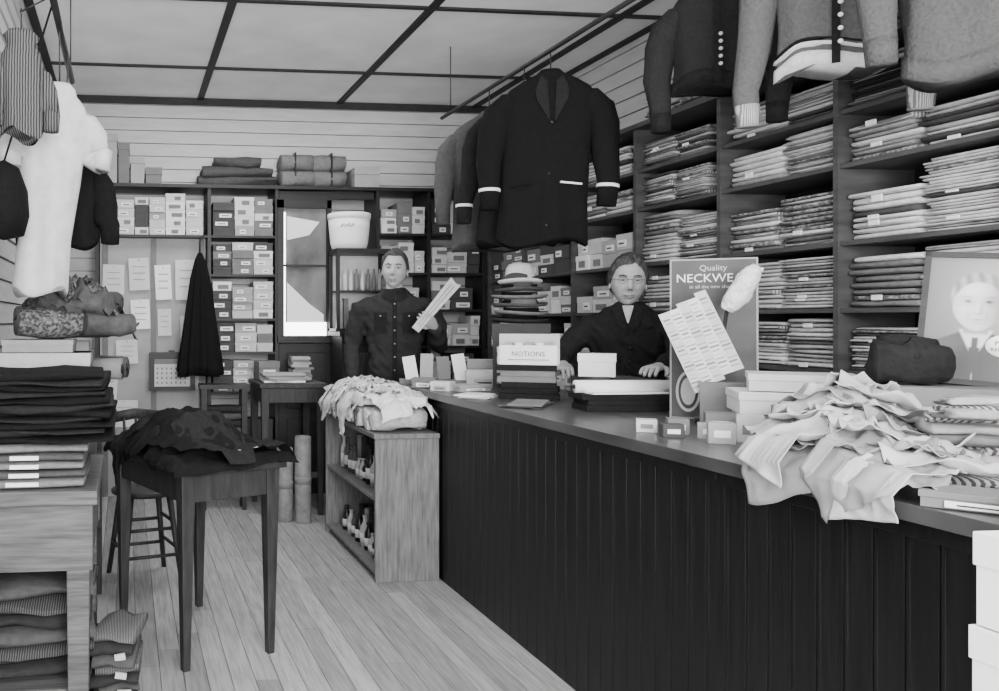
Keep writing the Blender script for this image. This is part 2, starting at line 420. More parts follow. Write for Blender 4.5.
for q in range(11): mb.slab((1.385+R(-.03, .0), 4.23+q*.092, .745+.05+R(0, .01)), (.29, .1, .10), q % 2+1, R(-.15, .15), .9, .05)
for q in range(16): mb.slab((1.37+R(-.06, .05), 4.23+q*.062, .745+.13+R(0, .03)), (R(.2, .28), R(.1, .15), .055), q % 3, R(-.6, .6), .9, .06)
for q in range(9): mb.sheet(1.37+R(-.07, .05), 4.24+q*.1, R(.28, .38), R(.2, .3), R(-.7, .7), hs, .03+q*.003, .045, q % 3, 28, 12, .08, .01)
mb.build('heap_of_white_towels', [mat('towel_white', .7, .95, .12, 50, bump=.4), mat('towel_grey', .48, .95, .25, 40, bump=.4), mat('lace_cloth', .34, .95, .3, 60, kind='blotch', g2=.75)])

# ------------------------------------------------------------------ counter-top objects
def carton(name, x, y, z, w, d, h, deg, c, lid=True, label=True):
    mb = MB(frame(x, y, z, deg))
    mb.bx(-w/2, w/2, -d/2, d/2, 0, h, 0)
    if lid: mb.bx(-w/2-.003, w/2+.003, -d/2-.003, d/2+.003, h*.65, h+.002, 0)
    if label: mb.bx(-w*.3, w*.3, -d/2-.006, -d/2-.001, h*.12, h*.55, 1); mb.bx(-w*.2, w*.2, -d/2-.008, -d/2-.004, h*.28, h*.38, 2)
    return mb.build(name, [c, M_label if c in (CARD[2], CARD[3], CARD[4]) else CARD[2], M_ink], bevel=.0015)
Z = CH+.001
carton('card_box', 1.60, 4.45, Z, .12, .1, .05, -30, CARD[3]); carton('card_box', 1.92, 4.42, Z, .18, .13, .09, -20, CARD[1])
carton('card_box', 1.75, 4.22, Z, .18, .13, .03, 10, CARD[2]); carton('card_box', 1.62, 4.24, Z, .1, .08, .045, -40, CARD[5])
carton('card_box', 2.02, 4.62, Z, .2, .10, .14, -20, CARD[2]); carton('card_box', 1.98, 4.05, Z, .17, .12, .06, -30, CARD[2])
mb = MB(frame(1.72, 4.6, Z+.0, -18))
for q in range(4): mb.box((-.14+q*.09, .03, .095), (.07, .012, .13+.03*(q % 2)), q % 3, (R(-.3, -.1), R(-.2, .2), R(-.5, .5)))
mb.bx(-.2, .16, -.02, .08, 0, .03, 2)
mb.build('greeting_card_rack', [M_paper, CARD[2], CARD[3]])
def papers(name, x, y, z, w, d, n, t, mats, deg=0, jit=.15):
    mb = MB(frame(x, y, z, deg)); zz = 0
    for i in range(n):
        mb.box((R(-.012, .012), R(-.012, .012), zz+t/2), (w*R(.88, 1), d*R(.9, 1), t*.96), random.randrange(len(mats)), (0, 0, R(-jit, jit))); zz += t
    return mb.build(name, mats)
papers('stack_of_ledgers', 1.87, 3.80, Z, .27, .2, 6, .026, [M_black2, CARD[3], CARD[4], M_black2], -28, .12)
papers('sheaf_of_paper', 1.64, 3.85, Z, .2, .14, 3, .005, [M_paper, CARD[1]], 50, .4)
papers('sheaf_of_paper', 1.70, 3.45, Z, .3, .14, 3, .005, [CARD[3], CARD[4]], 60, .4)
papers('account_book', 2.19, 3.53, Z, .15, .28, 4, .0275, [CARD[4], M_black2], 0, .02)
mb = MB(frame(1.87, 3.80, Z+.158, -28))
mb.bx(-.13, .13, -.08, .08, 0, .008, 0); mb.box((0, .06, .07), (.27, .008, .14), 0, (-.15, 0, 0)); mb.box((0, -.085, .045), (.25, .008, .09), 1, (.1, 0, 0))
for s in (-.13, .13): mb.bx(s-.004, s+.004, -.08, .06, 0, .08, 0)
mb.text('NOTIONS', 0, -.0945, .04, .032, 2); mb.bx(-.09, .09, -.094, -.090, .022, .025, 2)
for q in range(5): mb.bx(-.1+q*.045, -.07+q*.045, -.06, .04, .01, .1, 1 if q % 2 else 3)
mb.build('counter_display_box', [CARD[1], M_paper, CARD[3], CARD[2]])
papers('order_book', 2.0, 3.26, Z, .36, .15, 3, .022, [CARD[4], M_black2], -6, .02)
mb = MB()
mb.tube([(1.81, 3.28, 1.044), (2.2, 3.24, 1.044)], .026, 0, 20); mb.tube([(1.795, 3.282, 1.044), (2.215, 3.238, 1.044)], .009, 1, 10)
mb.bx(1.84, 2.16, 3.19, 3.26, 1.018, 1.024, 0)
mb.build('wrapping_paper_roll', [M_paper, M_dkwood])
carton('card_box', 2.08, 3.58, 1.064, .15, .09, .10, -32, M_paper, label=False)
papers('cash_book', 2.06, 3.60, Z, .08, .2, 4, .0275, [CARD[4], CARD[3]], -3, .02)
# hats
mb = MB(frame(2.1, 4.36, Z, -25)); mb.bx(-.14, .14, -.12, .12, 0, .34, 0); mb.bx(-.145, .145, -.125, .125, .26, .345, 0)
for q in range(4): mb.bx(-.12, .12, -.128, -.12, .03+q*.055, .06+q*.055, 1)
mb.build('hat_carton', [CARD[4], CARD[2]])
mb = MB()
z = Z+.35
for q in range(6):
    c = (4, 2, 3, 2, 3, 0)[q]; r = (.15, .145, .15, .145, .14, .13)[q]; xx, yy = 2.1+R(-.01, .01), 4.36+R(-.01, .01)
    mb.lathe((xx, yy, z), [(.07, .0), (.09, .0), (r*.93, .004), (r, .014), (r*.985, .02), (r*.9, .012), (.092, .01), (.088, .03), (.08, .085), (.064, .105), (.03, .092), (.001, .09)], c, 36, 1, .88, (R(-.03, .03), R(-.03, .03), R(0, 3)), wob=.03)
    mb.lathe((xx, yy, z+.012), [(.0945, 0), (.0925, .024)], 5 if q < 5 else 3, 30, 1, .88)
    z += .042
mb.build('stack_of_felt_hats', [mat('straw', .6, .8, .12, 60), CL[2], CL[3], CL[4], CL[5], M_black])

# poster card on counter
FP = frame(2.12, 2.88, Z, -35)
mb = MB(FP @ Matrix.Rotation(-.06, 4, 'X'))
w = .14; mb.bx(-w, w, 0, .008, 0, .59, 0); mb.bx(-w+.006, w-.006, -.003, 0, .006, .584, 1)
mb.text('Quality', -.0, -.0045, .545, .03, 3); mb.text('NECKWEAR', 0, -.0045, .503, .044, 2); mb.text('in all the new shades', 0, -.0045, .48, .018, 3)
mb.disc((-.08, -.006, .10), .04, .075, 3, 30); mb.disc((-.08, -.008, .10), .032, .064, 1, 30); mb.disc((-.08, -.010, .10), .024, .05, 3, 30)
mb.text('35c', .05, -.0045, .04, .05, 2)
mb.box((0, .08, .2), (.1, .006, .42), 0, (.38, 0, 0))
mb.build('advertising_placard', [CARD[2], mat('placard_grey', .055, .5, .4, 6), M_paper, CARD[1]])
mb = MB(frame(2.0, 2.70, Z, -35) @ Matrix.Translation((.015, 0, .155)) @ Matrix.Rotation(-.40, 4, 'Y') @ Matrix.Rotation(-.2, 4, 'X'))
for q in range(5):
    mb.box((-.072+q*.033, .01+q*.006, .14+q*.008), (.038, .003, .30-.015*(q % 2)), 0 if q % 2 else 3, (0, 0, .12))
    for k in range(18): mb.box((-.072+q*.033+R(-.002, .002), .007+q*.006, .01+q*.008+k*.0148), (R(.02, .032), .003, .005), (1, 2, 1, 3)[(k+q) % 4], (0, 0, .12))
mb.M = frame(2.0, 2.70, Z, -35); mb.bx(-.05, .09, -.03, .05, 0, .15, 4)
mb.build('fan_of_ribbon_cards', [CARD[5], CARD[2], CARD[3], CARD[1], CARD[3]])
mb = MB()
P0, P1 = Vector((2.07, 2.74, 1.345)), Vector((2.14, 2.69, 1.50))
pth = [P0.lerp(P1, t/9) for t in range(10)]
mb.tube(pth, [.016, .028, .034, .036, .036, .035, .034, .032, .026, .012], 0, 22, wob=.25)
for q in range(90):
    t = R(.05, .95); p = P0.lerp(P1, t); a = R(0, 6.3); k = .031*(1-abs(t-.5)**2*1.6)
    mb.ball(p+Vector((math.cos(a)*k, math.sin(a)*k, 0)), .008, 0, 4)
mb.tube([(2.03, 2.78, .951), (2.07, 2.74, 1.36)], .006, 1); mb.lathe((2.03, 2.78, .951), [(.045, 0), (.045, .02), (.015, .03)], 1, 16)
mb.build('feather_duster', [CL[0], M_dkwood])
carton('white_shirt_box', 2.06, 2.44, Z, .30, .2, .07, -32, CARD[1], label=True)
carton('white_shirt_box', 2.06, 2.44, Z+.074, .32, .22, .065, -28, CARD[5], label=False)
carton('white_shirt_box', 2.08, 2.43, Z+.144, .28, .2, .05, -36, CARD[1], label=False)
mb = MB()
for (x, y, w, d, h, dg, c) in ((1.68, 2.60, .06, .05, .04, -30, 1), (1.74, 2.53, .06, .05, .05, -25, 3), (1.78, 2.43, .07, .05, .045, -35, 2), (1.68, 2.47, .06, .05, .04, -20, 4), (1.74, 2.33, .07, .05, .06, -30, 2), (1.86, 2.50, .08, .06, .07, -30, 3), (1.84, 2.34, .07, .05, .08, -35, 1), (1.93, 2.31, .07, .05, .11, -35, 3)):
    mb.M = frame(x, y, Z, dg); mb.bx(-w/2, w/2, -d/2, d/2, 0, h, c); mb.bx(-w*.3, w*.3, -d/2-.002, -d/2, h*.3, h*.65, 6 if c in (2, 3, 4) else 3)
mb.M = Matrix.Identity(4)
mb.build('small_notion_boxes', GM)
# crumpled pattern paper heap
hp = top_surf(CH+.0, lambda x, y: .125*math.exp(-((x-1.86)/.17)**2-((y-2.02)/.2)**2)+.05*math.exp(-((x-1.68)/.16)**2-((y-1.80)/.22)**2), 1.53, 2.6, 0, 9)
mb = MB()
for (cx, cy, w, d, rz, off, am, m_, cu) in (
    (1.65, 1.80, .36, .34, .3, .006, .03, 1, .01), (1.74, 1.92, .34, .3, -.3, .012, .04, 0, .02), (1.60, 1.66, .28, .26, .6, .012, .04, 1, .0), (1.56, 1.60, .24, .15, .2, .018, .03, 0, .01),
    (1.67, 1.90, .26, .14, .5, .025, .03, 2, .02), (1.8, 2.0, .30, .24, .8, .025, .035, 0, .03), (1.86, 2.04, .24, .2, .2, .035, .035, 1, .03),
    (1.75, 1.80, .28, .22, 1.1, .03, .04, 0, .03), (1.85, 1.86, .22, .24, .4, .04, .035, 2, .03), (1.9, 2.06, .16, .14, .0, .05, .03, 0, .04), (1.66, 1.72, .2, .22, .9, .035, .035, 1, .03),
    (1.62, 1.84, .2, .14, -.2, .04, .02, 0, .03), (1.76, 1.68, .24, .14, .3, .03, .03, 2, .03), (1.72, 2.0, .18, .12, 1.0, .045, .02, 0, .03), (1.88, 1.94, .16, .18, .6, .055, .02, 0, .04),
    (1.68, 1.62, .2, .16, -.5, .03, .025, 0, .02), (1.82, 1.76, .18, .12, -.4, .04, .02, 1, .03)):
    mb.sheet(cx, cy, w, d, rz, hp, off, am, m_, 36, 9, .04, cu)
o = mb.build('crumpled_pattern_paper', [M_paper2, mat('muslin', .27, .9, .18, 12), mat('sewing_pattern', .19, .85, .3, 9, kind='stripe', g2=.42)])
md = o.modifiers.new('sol', 'SOLIDIFY'); md.thickness = .0015
# right near counter clutter
carton('card_box', 1.63, 1.46, Z, .18, .11, .03, -50, CARD[3]); carton('card_box', 1.63, 1.28, Z, .16, .10, .05, -50, CARD[3])
mb = MB()
for q in range(6): mb.slab((1.90+R(-.015, .015), 1.66+R(-.015, .015), Z+.015+q*.022), (.26, .16, .025), q % 3, -.8+R(-.25, .25), jit=.02)
for q in range(6): mb.slab((1.82+R(-.02, .02), 1.60+R(-.02, .02), Z+.15+q*.008), (.22, .035, .014), q % 3, R(-1.2, .2), .8, jit=.02)
mb.build('folded_striped_cloth', [mat('dark_stripe', .08, .95, .4, 30, kind='stripe', g2=.3), CL[3], CL[2]])
carton('card_box', 2.11, 1.95, Z, .3, .19, .19, -44, CARD[3])
mb = MB()
mb.slab((2.045, 2.03, 1.20), (.15, .12, .11), 0, -.5, .9, .05); mb.slab((2.05, 2.03, 1.24), (.10, .09, .06), 0, .3, .9, .04)
mb.build('dark_velvet_cushion', [M_black2])
# framed photograph of an older man: tone stored per vertex of the print
FPt = frame(2.155, 1.965, CH+.194, -46) @ Matrix.Rotation(.08, 4, 'Y') @ Matrix.Rotation(-.12, 4, 'X')
fp_ = empty('framed_portrait')
mb = MB(FPt)
w, h = .115, .345
for a in (-w, w-.014): mb.bx(a, a+.014, -.012, .012, 0, h, 0)
for a in (0, h-.014): mb.bx(-w, w, -.012, .012, a, a+.014, 0)
mb.bx(-w+.012, w-.012, .002, .008, .012, h-.012, 0); mb.box((0, .09, .14), (.08, .008, .3), 0, (.5, 0, 0))
mb.build('frame', [M_dkwood], fp_)
def G(x, z, cx, cz, sx, sz): return math.exp(-((x-cx)/sx)**2-((z-cz)/sz)**2)
def sst(a, b, t): t = max(0, min(1, (t-a)/(b-a))); return t*t*(3-2*t)
def tone(x, z):
    v = .10+.16*G(x, z, .03, .24, .09, .14)
    sh = .138-.55*max(0, abs(x)-.03)*(1 if abs(x) < .09 else 1.3)
    m_ = sst(.004, -.004, z-sh); v = v*(1-m_)+(.035+.02*G(x, z, -.06, .09, .03, .04))*m_
    m_ = sst(.003, -.003, abs(x)-max(0, (z-.07))*.42)*sst(.15, .14, z); v = v*(1-m_)+.55*m_
    m_ = sst(.002, -.002, abs(x)-.006-.004*(z < .1))*sst(.128, .124, z)*sst(.03, .04, z); v = v*(1-m_)+.04*m_
    m_ = sst(.026, .021, abs(x))*sst(.13, .14, z)*sst(.18, .17, z); v = v*(1-m_)+.24*m_
    r = math.hypot(x/.054, (z-.226)/.066); m_ = sst(1.04, .96, r); v = v*(1-m_)+(.22+.08*math.sin(x*260+z*60))*m_
    wj = .047*(1-.22*max(0, (.2-z)/.06)**2); r = math.hypot(x/wj, (z-.205)/.062); m_ = sst(1.05, .95, r)
    f = .50-.24*max(0, (x+.012)/.045)**2-.12*max(0, (-x-.02)/.03)**2+.10*G(x, z, -.008, .245, .025, .014)+.08*G(x, z, -.024, .196, .012, .01)
    for s in (-1, 1):
        f -= .26*G(x, z, s*.019, .218, .010, .0055)+.22*G(x, z, s*.019, .217, .004, .003)+.16*G(x, z, s*.020, .229, .012, .0028)+.07*G(x, z, s*.02, .207, .009, .003)
        f -= .10*G(x, z, s*.017, .183, .003, .010)+.1*G(x, z, s*.006, .1885, .003, .0025)
    f += .09*G(x, z, -.001, .2, .0035, .014)-.13*G(x, z, .007, .198, .004, .014)-.12*G(x, z, 0, .186, .008, .003)
    f -= .24*G(x, z, 0, .1715, .014, .0022)+.10*G(x, z, 0, .163, .010, .0025)-.05*G(x, z, 0, .154, .01, .005)
    return v*(1-m_)+max(.03, f)*m_
NX, NZ = 100, 150; vs = []; cs = []
for j in range(NZ+1):
    for i in range(NX+1):
        x = -w+.012+(2*w-.024)*i/NX; z = .012+(h-.024)*j/NZ; vs.append(FPt @ Vector((x, -.002, z))); cs.append(tone(x*.95, z*.98+.004))
me = bpy.data.meshes.new('print'); me.from_pydata(vs, [], [(j*(NX+1)+i, j*(NX+1)+i+1, (j+1)*(NX+1)+i+1, (j+1)*(NX+1)+i) for j in range(NZ) for i in range(NX)])
ca = me.color_attributes.new('tone', 'FLOAT_COLOR', 'POINT')
for i, c in enumerate(cs): ca.data[i].color = (c, c, c, 1)
pm = bpy.data.materials.new('photographic_print'); pm.use_nodes = True
at = pm.node_tree.nodes.new('ShaderNodeAttribute'); at.attribute_name = 'tone'
pm.node_tree.links.new(at.outputs['Color'], pm.node_tree.nodes['Principled BSDF'].inputs['Base Color']); pm.node_tree.nodes['Principled BSDF'].inputs['Roughness'].default_value = .5
me.materials.append(pm); o = bpy.data.objects.new('print', me); bpy.context.scene.collection.objects.link(o); o.parent = fp_
mb = MB(frame(2.04, 1.775, Z, -48))
mb.lathe((0, 0, .30), [(.0005, -.003), (.030, -.003), (.030, .003), (.0005, .003)], 0, 24, 1.2, .9, (pi/2, 0, 0))
mb.text('PRICE', 0, -.004, .302, .015, 1); mb.text('REDUCED', 0, -.004, .288, .012, 1)
mb.tube([(0, 0, .0), (0, 0, .28)], .003, 2); mb.lathe((0, 0, 0), [(.04, 0), (.04, .012), (.008, .02)], 2, 16)
mb.build('oval_price_sign', [M_white, M_ink, M_metal])
for i, z in enumerate((0, .175, .35, .525, .70, .845)):
    hh = .17 if i < 4 else .14
    carton('white_storage_box', 1.412, 1.02+R(-.006, .006), z+.001, .24, .3, hh, 0, M_paper, True, False)

# ------------------------------------------------------------------ garments
def garment(mb, M, W, L, sl, body=0, trim=1, btn=2, lapel=None, bands=(), cuff=None, hook=.12, sw=.055, buttons=5, pockets=False, flare=1.0, dep=.075, spread=.07, slant=0, rib=None):
    mb.M = M
    secs = [(-.03, .045, .035), (-.05, .065, .045), (-.08, W*.3, .052), (-.115, W*.43, dep*.72), (-.155, W*.5, dep*.85), (-.25, W*.50, dep), (-.4, W*.47, dep), (-L*.75, W*.47*flare, dep), (-L+.012, W*.5*flare, dep*1.05), (-L, W*.48*flare, dep)]
    secs.sort(key=lambda q: -q[0])
    n = 48; ph = R(0, 5)
    def ring(z, hw, hd, e=0):
        r = []
        for i in range(n):
            a = 2*pi*i/n; q = min(1, -z/L); k = 1+.14*math.sin(5*a+ph+z*3)*q+.08*math.sin(9*a+z*6)*q
            ca, sa = math.cos(a), math.sin(a)
            r.append(Vector((math.copysign(abs(ca)**.85, ca)*hw+slant*z, sa*hd*k, z+e*.02*math.sin(3*a+ph))))
        return r
    mb.rings([ring(*s, 1 if s[0] < -.4*L else 0) for s in secs], body)
    for (z, hgt, m_) in bands:
        hw = W*.5*flare; mb.rings([ring(z, hw*1.0+.004, dep*1.1, 1), ring(z+hgt, hw*.99+.004, dep*1.1, 1)], m_)
    for s in (-1, 1):
        S = lambda x, y, z: (x+slant*z, y, z)
        e1, e2 = R(-.02, .02), R(-.02, .02)
        p = [S(s*W*.34, 0, -.165), S(s*(W*.43), 0, -.18), S(s*(W*.5+spread*.3), -.003, -.235), S(s*(W*.5+spread*.7), -.006, -.31), S(s*(W*.5+spread*.9), -.01+e1, -.31+(.31-sl)*.4), S(s*(W*.5+spread)+e2, -.03, -sl*.84), S(s*(W*.5+spread*.9)+e2, -.035, -sl)]
        mb.tube(p, [sw*.6, sw*.95, sw*1.12, sw*1.1, sw*.98, sw*.8, sw*.7], body, 18, (1, .8), wob=.2)
        if rib is not None: mb.tube([S(s*(W*.5+spread*.93)+e2, -.034, -sl+.07), S(s*(W*.5+spread*.9)+e2, -.035, -sl-.004)], [sw*.74, sw*.68], rib, 16)
        if cuff is not None:
            t = -sl+.10; mb.tube([S(s*(W*.5+spread*.96)+e2, -.033, t), S(s*(W*.5+spread*.95)+e2, -.034, t-.014)], sw*.83, cuff, 16, (1, .85))
    y = -dep*1.07
    if trim != body or lapel is not None:
        mb.add([(-.012+slant*-.24, y-.003, -.24 if lapel is not None else -.1), (.012+slant*-.24, y-.003, -.24 if lapel is not None else -.1), (.012-slant*L, y-.006, -L+.01), (-.012-slant*L, y-.006, -L+.01)], [(0, 1, 2, 3)], trim)
    for q in range(buttons):
        zz = -.3-q*(L-.38)/max(1, buttons-1); mb.ball((.012+slant*zz, y-.008, zz), .008, btn, 6, (1, .5, 1))
    if lapel is not None:
        for s in (-1, 1): mb.poly([(s*.01, y-.010, -.30), (s*.07, y-.006, -.19), (s*.075, y+.004, -.14), (s*.05, y+.02, -.07), (s*.02, y+.012, -.10)], lapel, (0, .005, 0))
    if pockets:
        for s in (-1, 1): mb.box((s*W*.27-slant*L*.7, y+.004, -L*.68), (.10, .012, .008), cuff if s > 0 else body, (0, s*.1, s*.25))
    mb.tube([(-W*.33, 0, -.1), (0, 0, -.03), (W*.33, 0, -.1)], .008, 3, 8)
    mb.tube([(0, 0, -.03), (0, 0, hook*.6), (.0, .012, hook*.85), (0, .0, hook)], .003, 3, 6)
GMAT = [M_black, M_black2, M_dark, M_dkwood, M_white, CL[4]]
mb = MB()
mb.tube([(2.05, 3.0, 2.62), (2.02, 5.3, 2.62)], .012, 0, 10)
for yy in (3.1, 5.2): mb.tube([(2.04, yy, 2.62), (2.04, yy, ZC)], .003, 0, 6)
mb.build('clothes_rail', [M_dkwood])
mb = MB(); garment(mb, frame(2.04, 3.92, 2.555, -22), .42, .87, .70, 0, 0, 2, 1, cuff=4, pockets=True, spread=.06, sw=.062, hook=.065, slant=.05, buttons=3); mb.build('suit_jacket', GMAT)
mb = MB(); garment(mb, frame(2.04, 4.2, 2.53, -40), .42, .82, .70, 1, 1, 2, 0, cuff=4, spread=.05, hook=.09, slant=.05, buttons=3); mb.build('suit_jacket', GMAT)
mb = MB(); garment(mb, frame(2.03, 4.6, 2.52, -30), .42, .80, .66, 5, 5, 2, 5, spread=.04, hook=.1, buttons=3); mb.build('suit_jacket', GMAT)
mb = MB()
mb.tube([(2.4, 1.9, 2.84), (2.4, 3.6, 2.84)], .014, 0, 10)
for yy in (2.0, 3.5): mb.tube([(2.4, yy, 2.84), (2.4, yy, ZC)], .003, 0, 6)
mb.build('clothes_rail', [M_dkwood])
KM = [mat('knit_dark', .018, .95, .2, 90, bump=.6, spec=.1), mat('knit_rib_dark', .012, .95, .3, 50, bump=.5, spec=.1), M_white, M_dkwood, mat('knit_band_white', .55, .95, .1, 60), mat('knit_grey', .085, .95, .15, 90, bump=.6, spec=.1), mat('knit_mid', .075, .95, .15, 90, bump=.6, spec=.1), mat('knit_rib_light', .2, .95, .3, 60, kind='stripe', g2=.42)]
mb = MB(); garment(mb, frame(2.40, 3.24, 2.76, -35), .33, .50, .66, 0, 1, 4, bands=((-.50, .05, 1),), sw=.052, hook=.08, buttons=5, spread=.06, rib=1); mb.build('knitted_cardigan', KM)
mb = MB(); garment(mb, frame(2.40, 2.66, 2.76, -38), .34, .60, .76, 5, 1, 2, bands=((-.60, .045, 4), (-.535, .012, 4), (-.515, .006, 1)), sw=.052, hook=.08, buttons=6, spread=.07, rib=7); mb.build('knitted_cardigan', KM)
mb = MB(); garment(mb, frame(2.40, 2.12, 2.76, -42), .4, .76, .7, 6, 6, 2, bands=((-.76, .06, 6),), sw=.054, hook=.08, buttons=0, rib=6); mb.build('knitted_sweater', KM)
# left hanging clothes
mb = MB()
mb.tube([(-.26, 2.9, 2.45), (-.26, 4.1, 2.45)], .014, 0, 10)
for yy in (3.0, 4.0): mb.tube([(-.26, yy, 2.45), (-.26, yy, ZC)], .003, 0, 6)
mb.build('clothes_rail', [M_dkwood])
LM = [mat('blouse_cotton', .5, .9, .12, 20, bump=.2), CL[6], CL[1], M_dkwood, M_black, mat('dark_check', .035, .95, .4, 34, kind='stripe', g2=.12), CL[3]]
mb = MB(); garment(mb, frame(-.26, 3.35, 2.26, 12), .25, .84, .36, 0, 0, 2, hook=.19, sw=.06, buttons=0, spread=.05, flare=.85, slant=.09); mb.build('white_blouse', LM)
mb = MB(); garment(mb, frame(-.25, 3.62, 2.10, -8), .28, .47, .47, 4, 4, 2, hook=.35, sw=.05, buttons=0, spread=.03); mb.build('dark_dress', LM)
mb = MB(); garment(mb, frame(-.37, 3.05, 2.36, 25), .16, .40, .38, 5, 5, 2, hook=.05, sw=.04, buttons=0, spread=.02); mb.tube([(-.0, .0, .04), (.08, -.03, .09)], .003, 3); mb.build('checked_blouse', LM)
mb = MB(); mb.lathe((-.44, 3.12, 1.60), [(.001, 0), (.12, .02), (.15, .09), (.14, .18), (.09, .26), (.001, .29)], 0, 28, .6, .9); mb.tube([(-.44, 3.12, 1.88), (-.27, 3.12, 2.45)], .004, 0, 6)
mb.build('felt_bonnet', [M_black])

# ------------------------------------------------------------------ left tables
mb = MB()
x0, x1, y0, y1 = -.52, -.09, 2.63, 3.36
mb.bx(x0, x1, y0, y1, .745, .79)
mb.bx(x0+.02, x1-.015, y0+.02, y0+.045, .54, .745); mb.bx(x0+.02, x1-.015, y1-.045, y1-.02, .54, .745)
mb.bx(x1-.045, x1-.02, y0+.04, y1-.04, .54, .745); mb.bx(x0+.02, x0+.045, y0+.04, y1-.04, .54, .745)
for lx in (x0+.055, x1-.06):
    for ly in (y0+.06, y1-.06): mb.box((lx, ly, .3725), (.075, .075, .745), 0, taper=.8)
mb.bx(x0+.03, x1-.03, y0+.06, y1-.06, .14, .16)
mb.build('wooden_work_table', [M_table], bevel=.004)
mb = MB()
for q in range(5): mb.slab((-.32+R(-.01, .01), 2.87, .791+.015+q*.027), (.39, .42, .029), 0 if q % 2 else 1, R(-.02, .02), jit=.015)
for q in range(4): mb.bx(-.36+R(-.01, .01), -.27, 2.652, 2.662, .798+q*.027+.004, .814+q*.027, 2)
mb.build('pile_of_folded_shirts', [CL[4], CL[3], M_white])
mb = MB()
for q in range(11): mb.slab((-.27+R(-.02, .02), 2.90+R(-.01, .01), .930+.013+q*.0195), (.44-q*.004, .48, .027), q % 2, R(-.06, .06), .6, .04)
mb.build('pile_of_dark_trousers', [M_black, M_black2])
mb = MB()
x0, x1, y0, y1 = -.53, -.12, 3.42, 4.15
mb.bx(x0, x1, y0, y1, 1.04, 1.07); mb.bx(x0, x1, y0, y1, .3, .32); mb.bx(x0, x1, y0, y1, .68, .7)
for lx in (x0+.02, x1-.02):
    for ly in (y0+.02, y1-.02): mb.bx(lx-.02, lx+.02, ly-.02, ly+.02, 0, 1.04)
mb.build('display_stand', [M_table2])
mb = MB()
for (x, y, z, w, d, h, c) in ((-.33, 3.6, 1.071, .36, .26, .11, 1), (-.34, 3.92, 1.071, .34, .28, .15, 2), (-.36, 3.62, 1.183, .28, .24, .05, 2)):
    mb.bx(x-w/2, x+w/2, y-d/2, y+d/2, z, z+h, c); mb.bx(x-w/2-.003, x+w/2+.003, y-d/2-.003, y+d/2+.003, z+h*.6, z+h, c)
mb.build('cardboard_cartons', GM)
mb = MB()
for q, (x, y) in enumerate(((-.09, 3.52), (-.07, 3.64), (-.09, 3.78))): mb.tube([(x-.04, y, 1.115), (x+.07, y-.03, 1.115)], .044, q % 2, 16); mb.tube([(x+.068, y-.03, 1.115), (x+.073, y-.031, 1.115)], .022, 2, 12)
mb.build('ribbon_spools', [CARD[3], CARD[4], M_dark])
sf = lambda x, y, t, r: (x, y, 1.225+.18*math.exp(-((x+.24)/.2)**4-((y-3.7)/.26)**4)+t-.02)
mb = MB(); mb.slab((-.27, 3.7, 1.31), (.40, .36, .14), 0, .2, .8, .05); mb.slab((-.2, 3.66, 1.38), (.3, .3, .10), 1, -.3, .8, .05); mb.slab((-.10, 3.64, 1.30), (.2, .3, .10), 1, .3, .9, .05)
for q in range(6): mb.sheet(-.24+R(-.04, .06), 3.7+R(-.08, .08), .34, .34, R(0, 3), sf, .02+q*.008, .07, q % 3, 30, 12, .08)
mb.build('rumpled_dark_fabric', [mat('fine_print', .07, .95, .4, 70, kind='print', g2=.2), mat('plain_grey_cloth', .06, .95, .3, 30), mat('fine_print_dark', .03, .95, .4, 80, kind='print', g2=.12)])
mb = MB()
for q in range(6): mb.slab((-.3, 3.0, .192+q*.05), (.36, .5, .055), q % 3, R(-.1, .1), .7, .05)
mb.build('bundle_of_rugs', [CL[5], mat('rug_weave', .03, .95, .4, 40, kind='stripe', g2=.08), CL[4]])
mb = MB()
for q in range(8): mb.slab((-.03+R(-.015, .015), 2.93+R(-.02, .02), .022+q*.034), (.15+R(-.02, .02), .24, .038), (q*2) % 3, R(-.25, .25), .7, .03)
for q in range(4): mb.box((-.03+R(-.03, .03), 2.802+R(-.004, .004), .03+q*.06), (R(.03, .06), .008, .02), 3, (0, R(-.4, .4), 0))
mb.build('heap_of_rags', [CL[5], CL[4], mat('rag_weave', .04, .95, .4, 60, kind='stripe', g2=.16), CARD[1]])

# small table with dark trousers
T2 = frame(.218, 3.18, 0, 22)
mb = MB(T2)
W2, D2 = .37, .62
mb.bx(-.05, W2+.05, -.05, D2+.05, .735, .76);
mb.bx(-.02, W2+.02, -.02, 0, .63, .735); mb.bx(-.02, W2+.02, D2, D2+.02, .63, .735); mb.bx(-.02, 0, 0, D2, .63, .735); mb.bx(W2, W2+.02, 0, D2, .63, .735)
for lx in (0, W2):
    for ly in (0, D2): mb.box((lx, ly, .3675), (.058, .058, .735), 0, (0, 0, 0), taper=.5)
mb.build('tapered_leg_table', [M_table2], bevel=.003)
mb = MB(T2)
sf2 = top_surf(.762, lambda x, y: .12*math.exp(-((x-.17)/.19)**4-((y-.36)/.24)**4), -.06, W2+.06, -.06, D2+.06)
for q in range(4): mb.slab((.18+R(-.02, .02), .34+R(-.03, .03), .762+.018+q*.03), (.34-.03*q, .42-.05*q, .035), q % 2, R(-.3, .3), .6, .02)
for q, (cx, cy, w, d, rz) in enumerate(((.18, .28, .5, .74, .0), (.12, .4, .44, .5, .5), (.25, .25, .40, .5, -.4), (.2, .45, .3, .44, .9), (.1, .2, .34, .38, .2), (.24, .1, .36, .3, .1))):
    mb.sheet(cx, cy, w, d, rz, sf2, .010+q*.006, .03, q % 2, 34, 7, .05)
mb.box((.32, .02, .815), (.07, .02, .004), 2, (0, 0, .3)); mb.box((.25, .0, .808), (.04, .015, .004), 2, (0, 0, -.2))
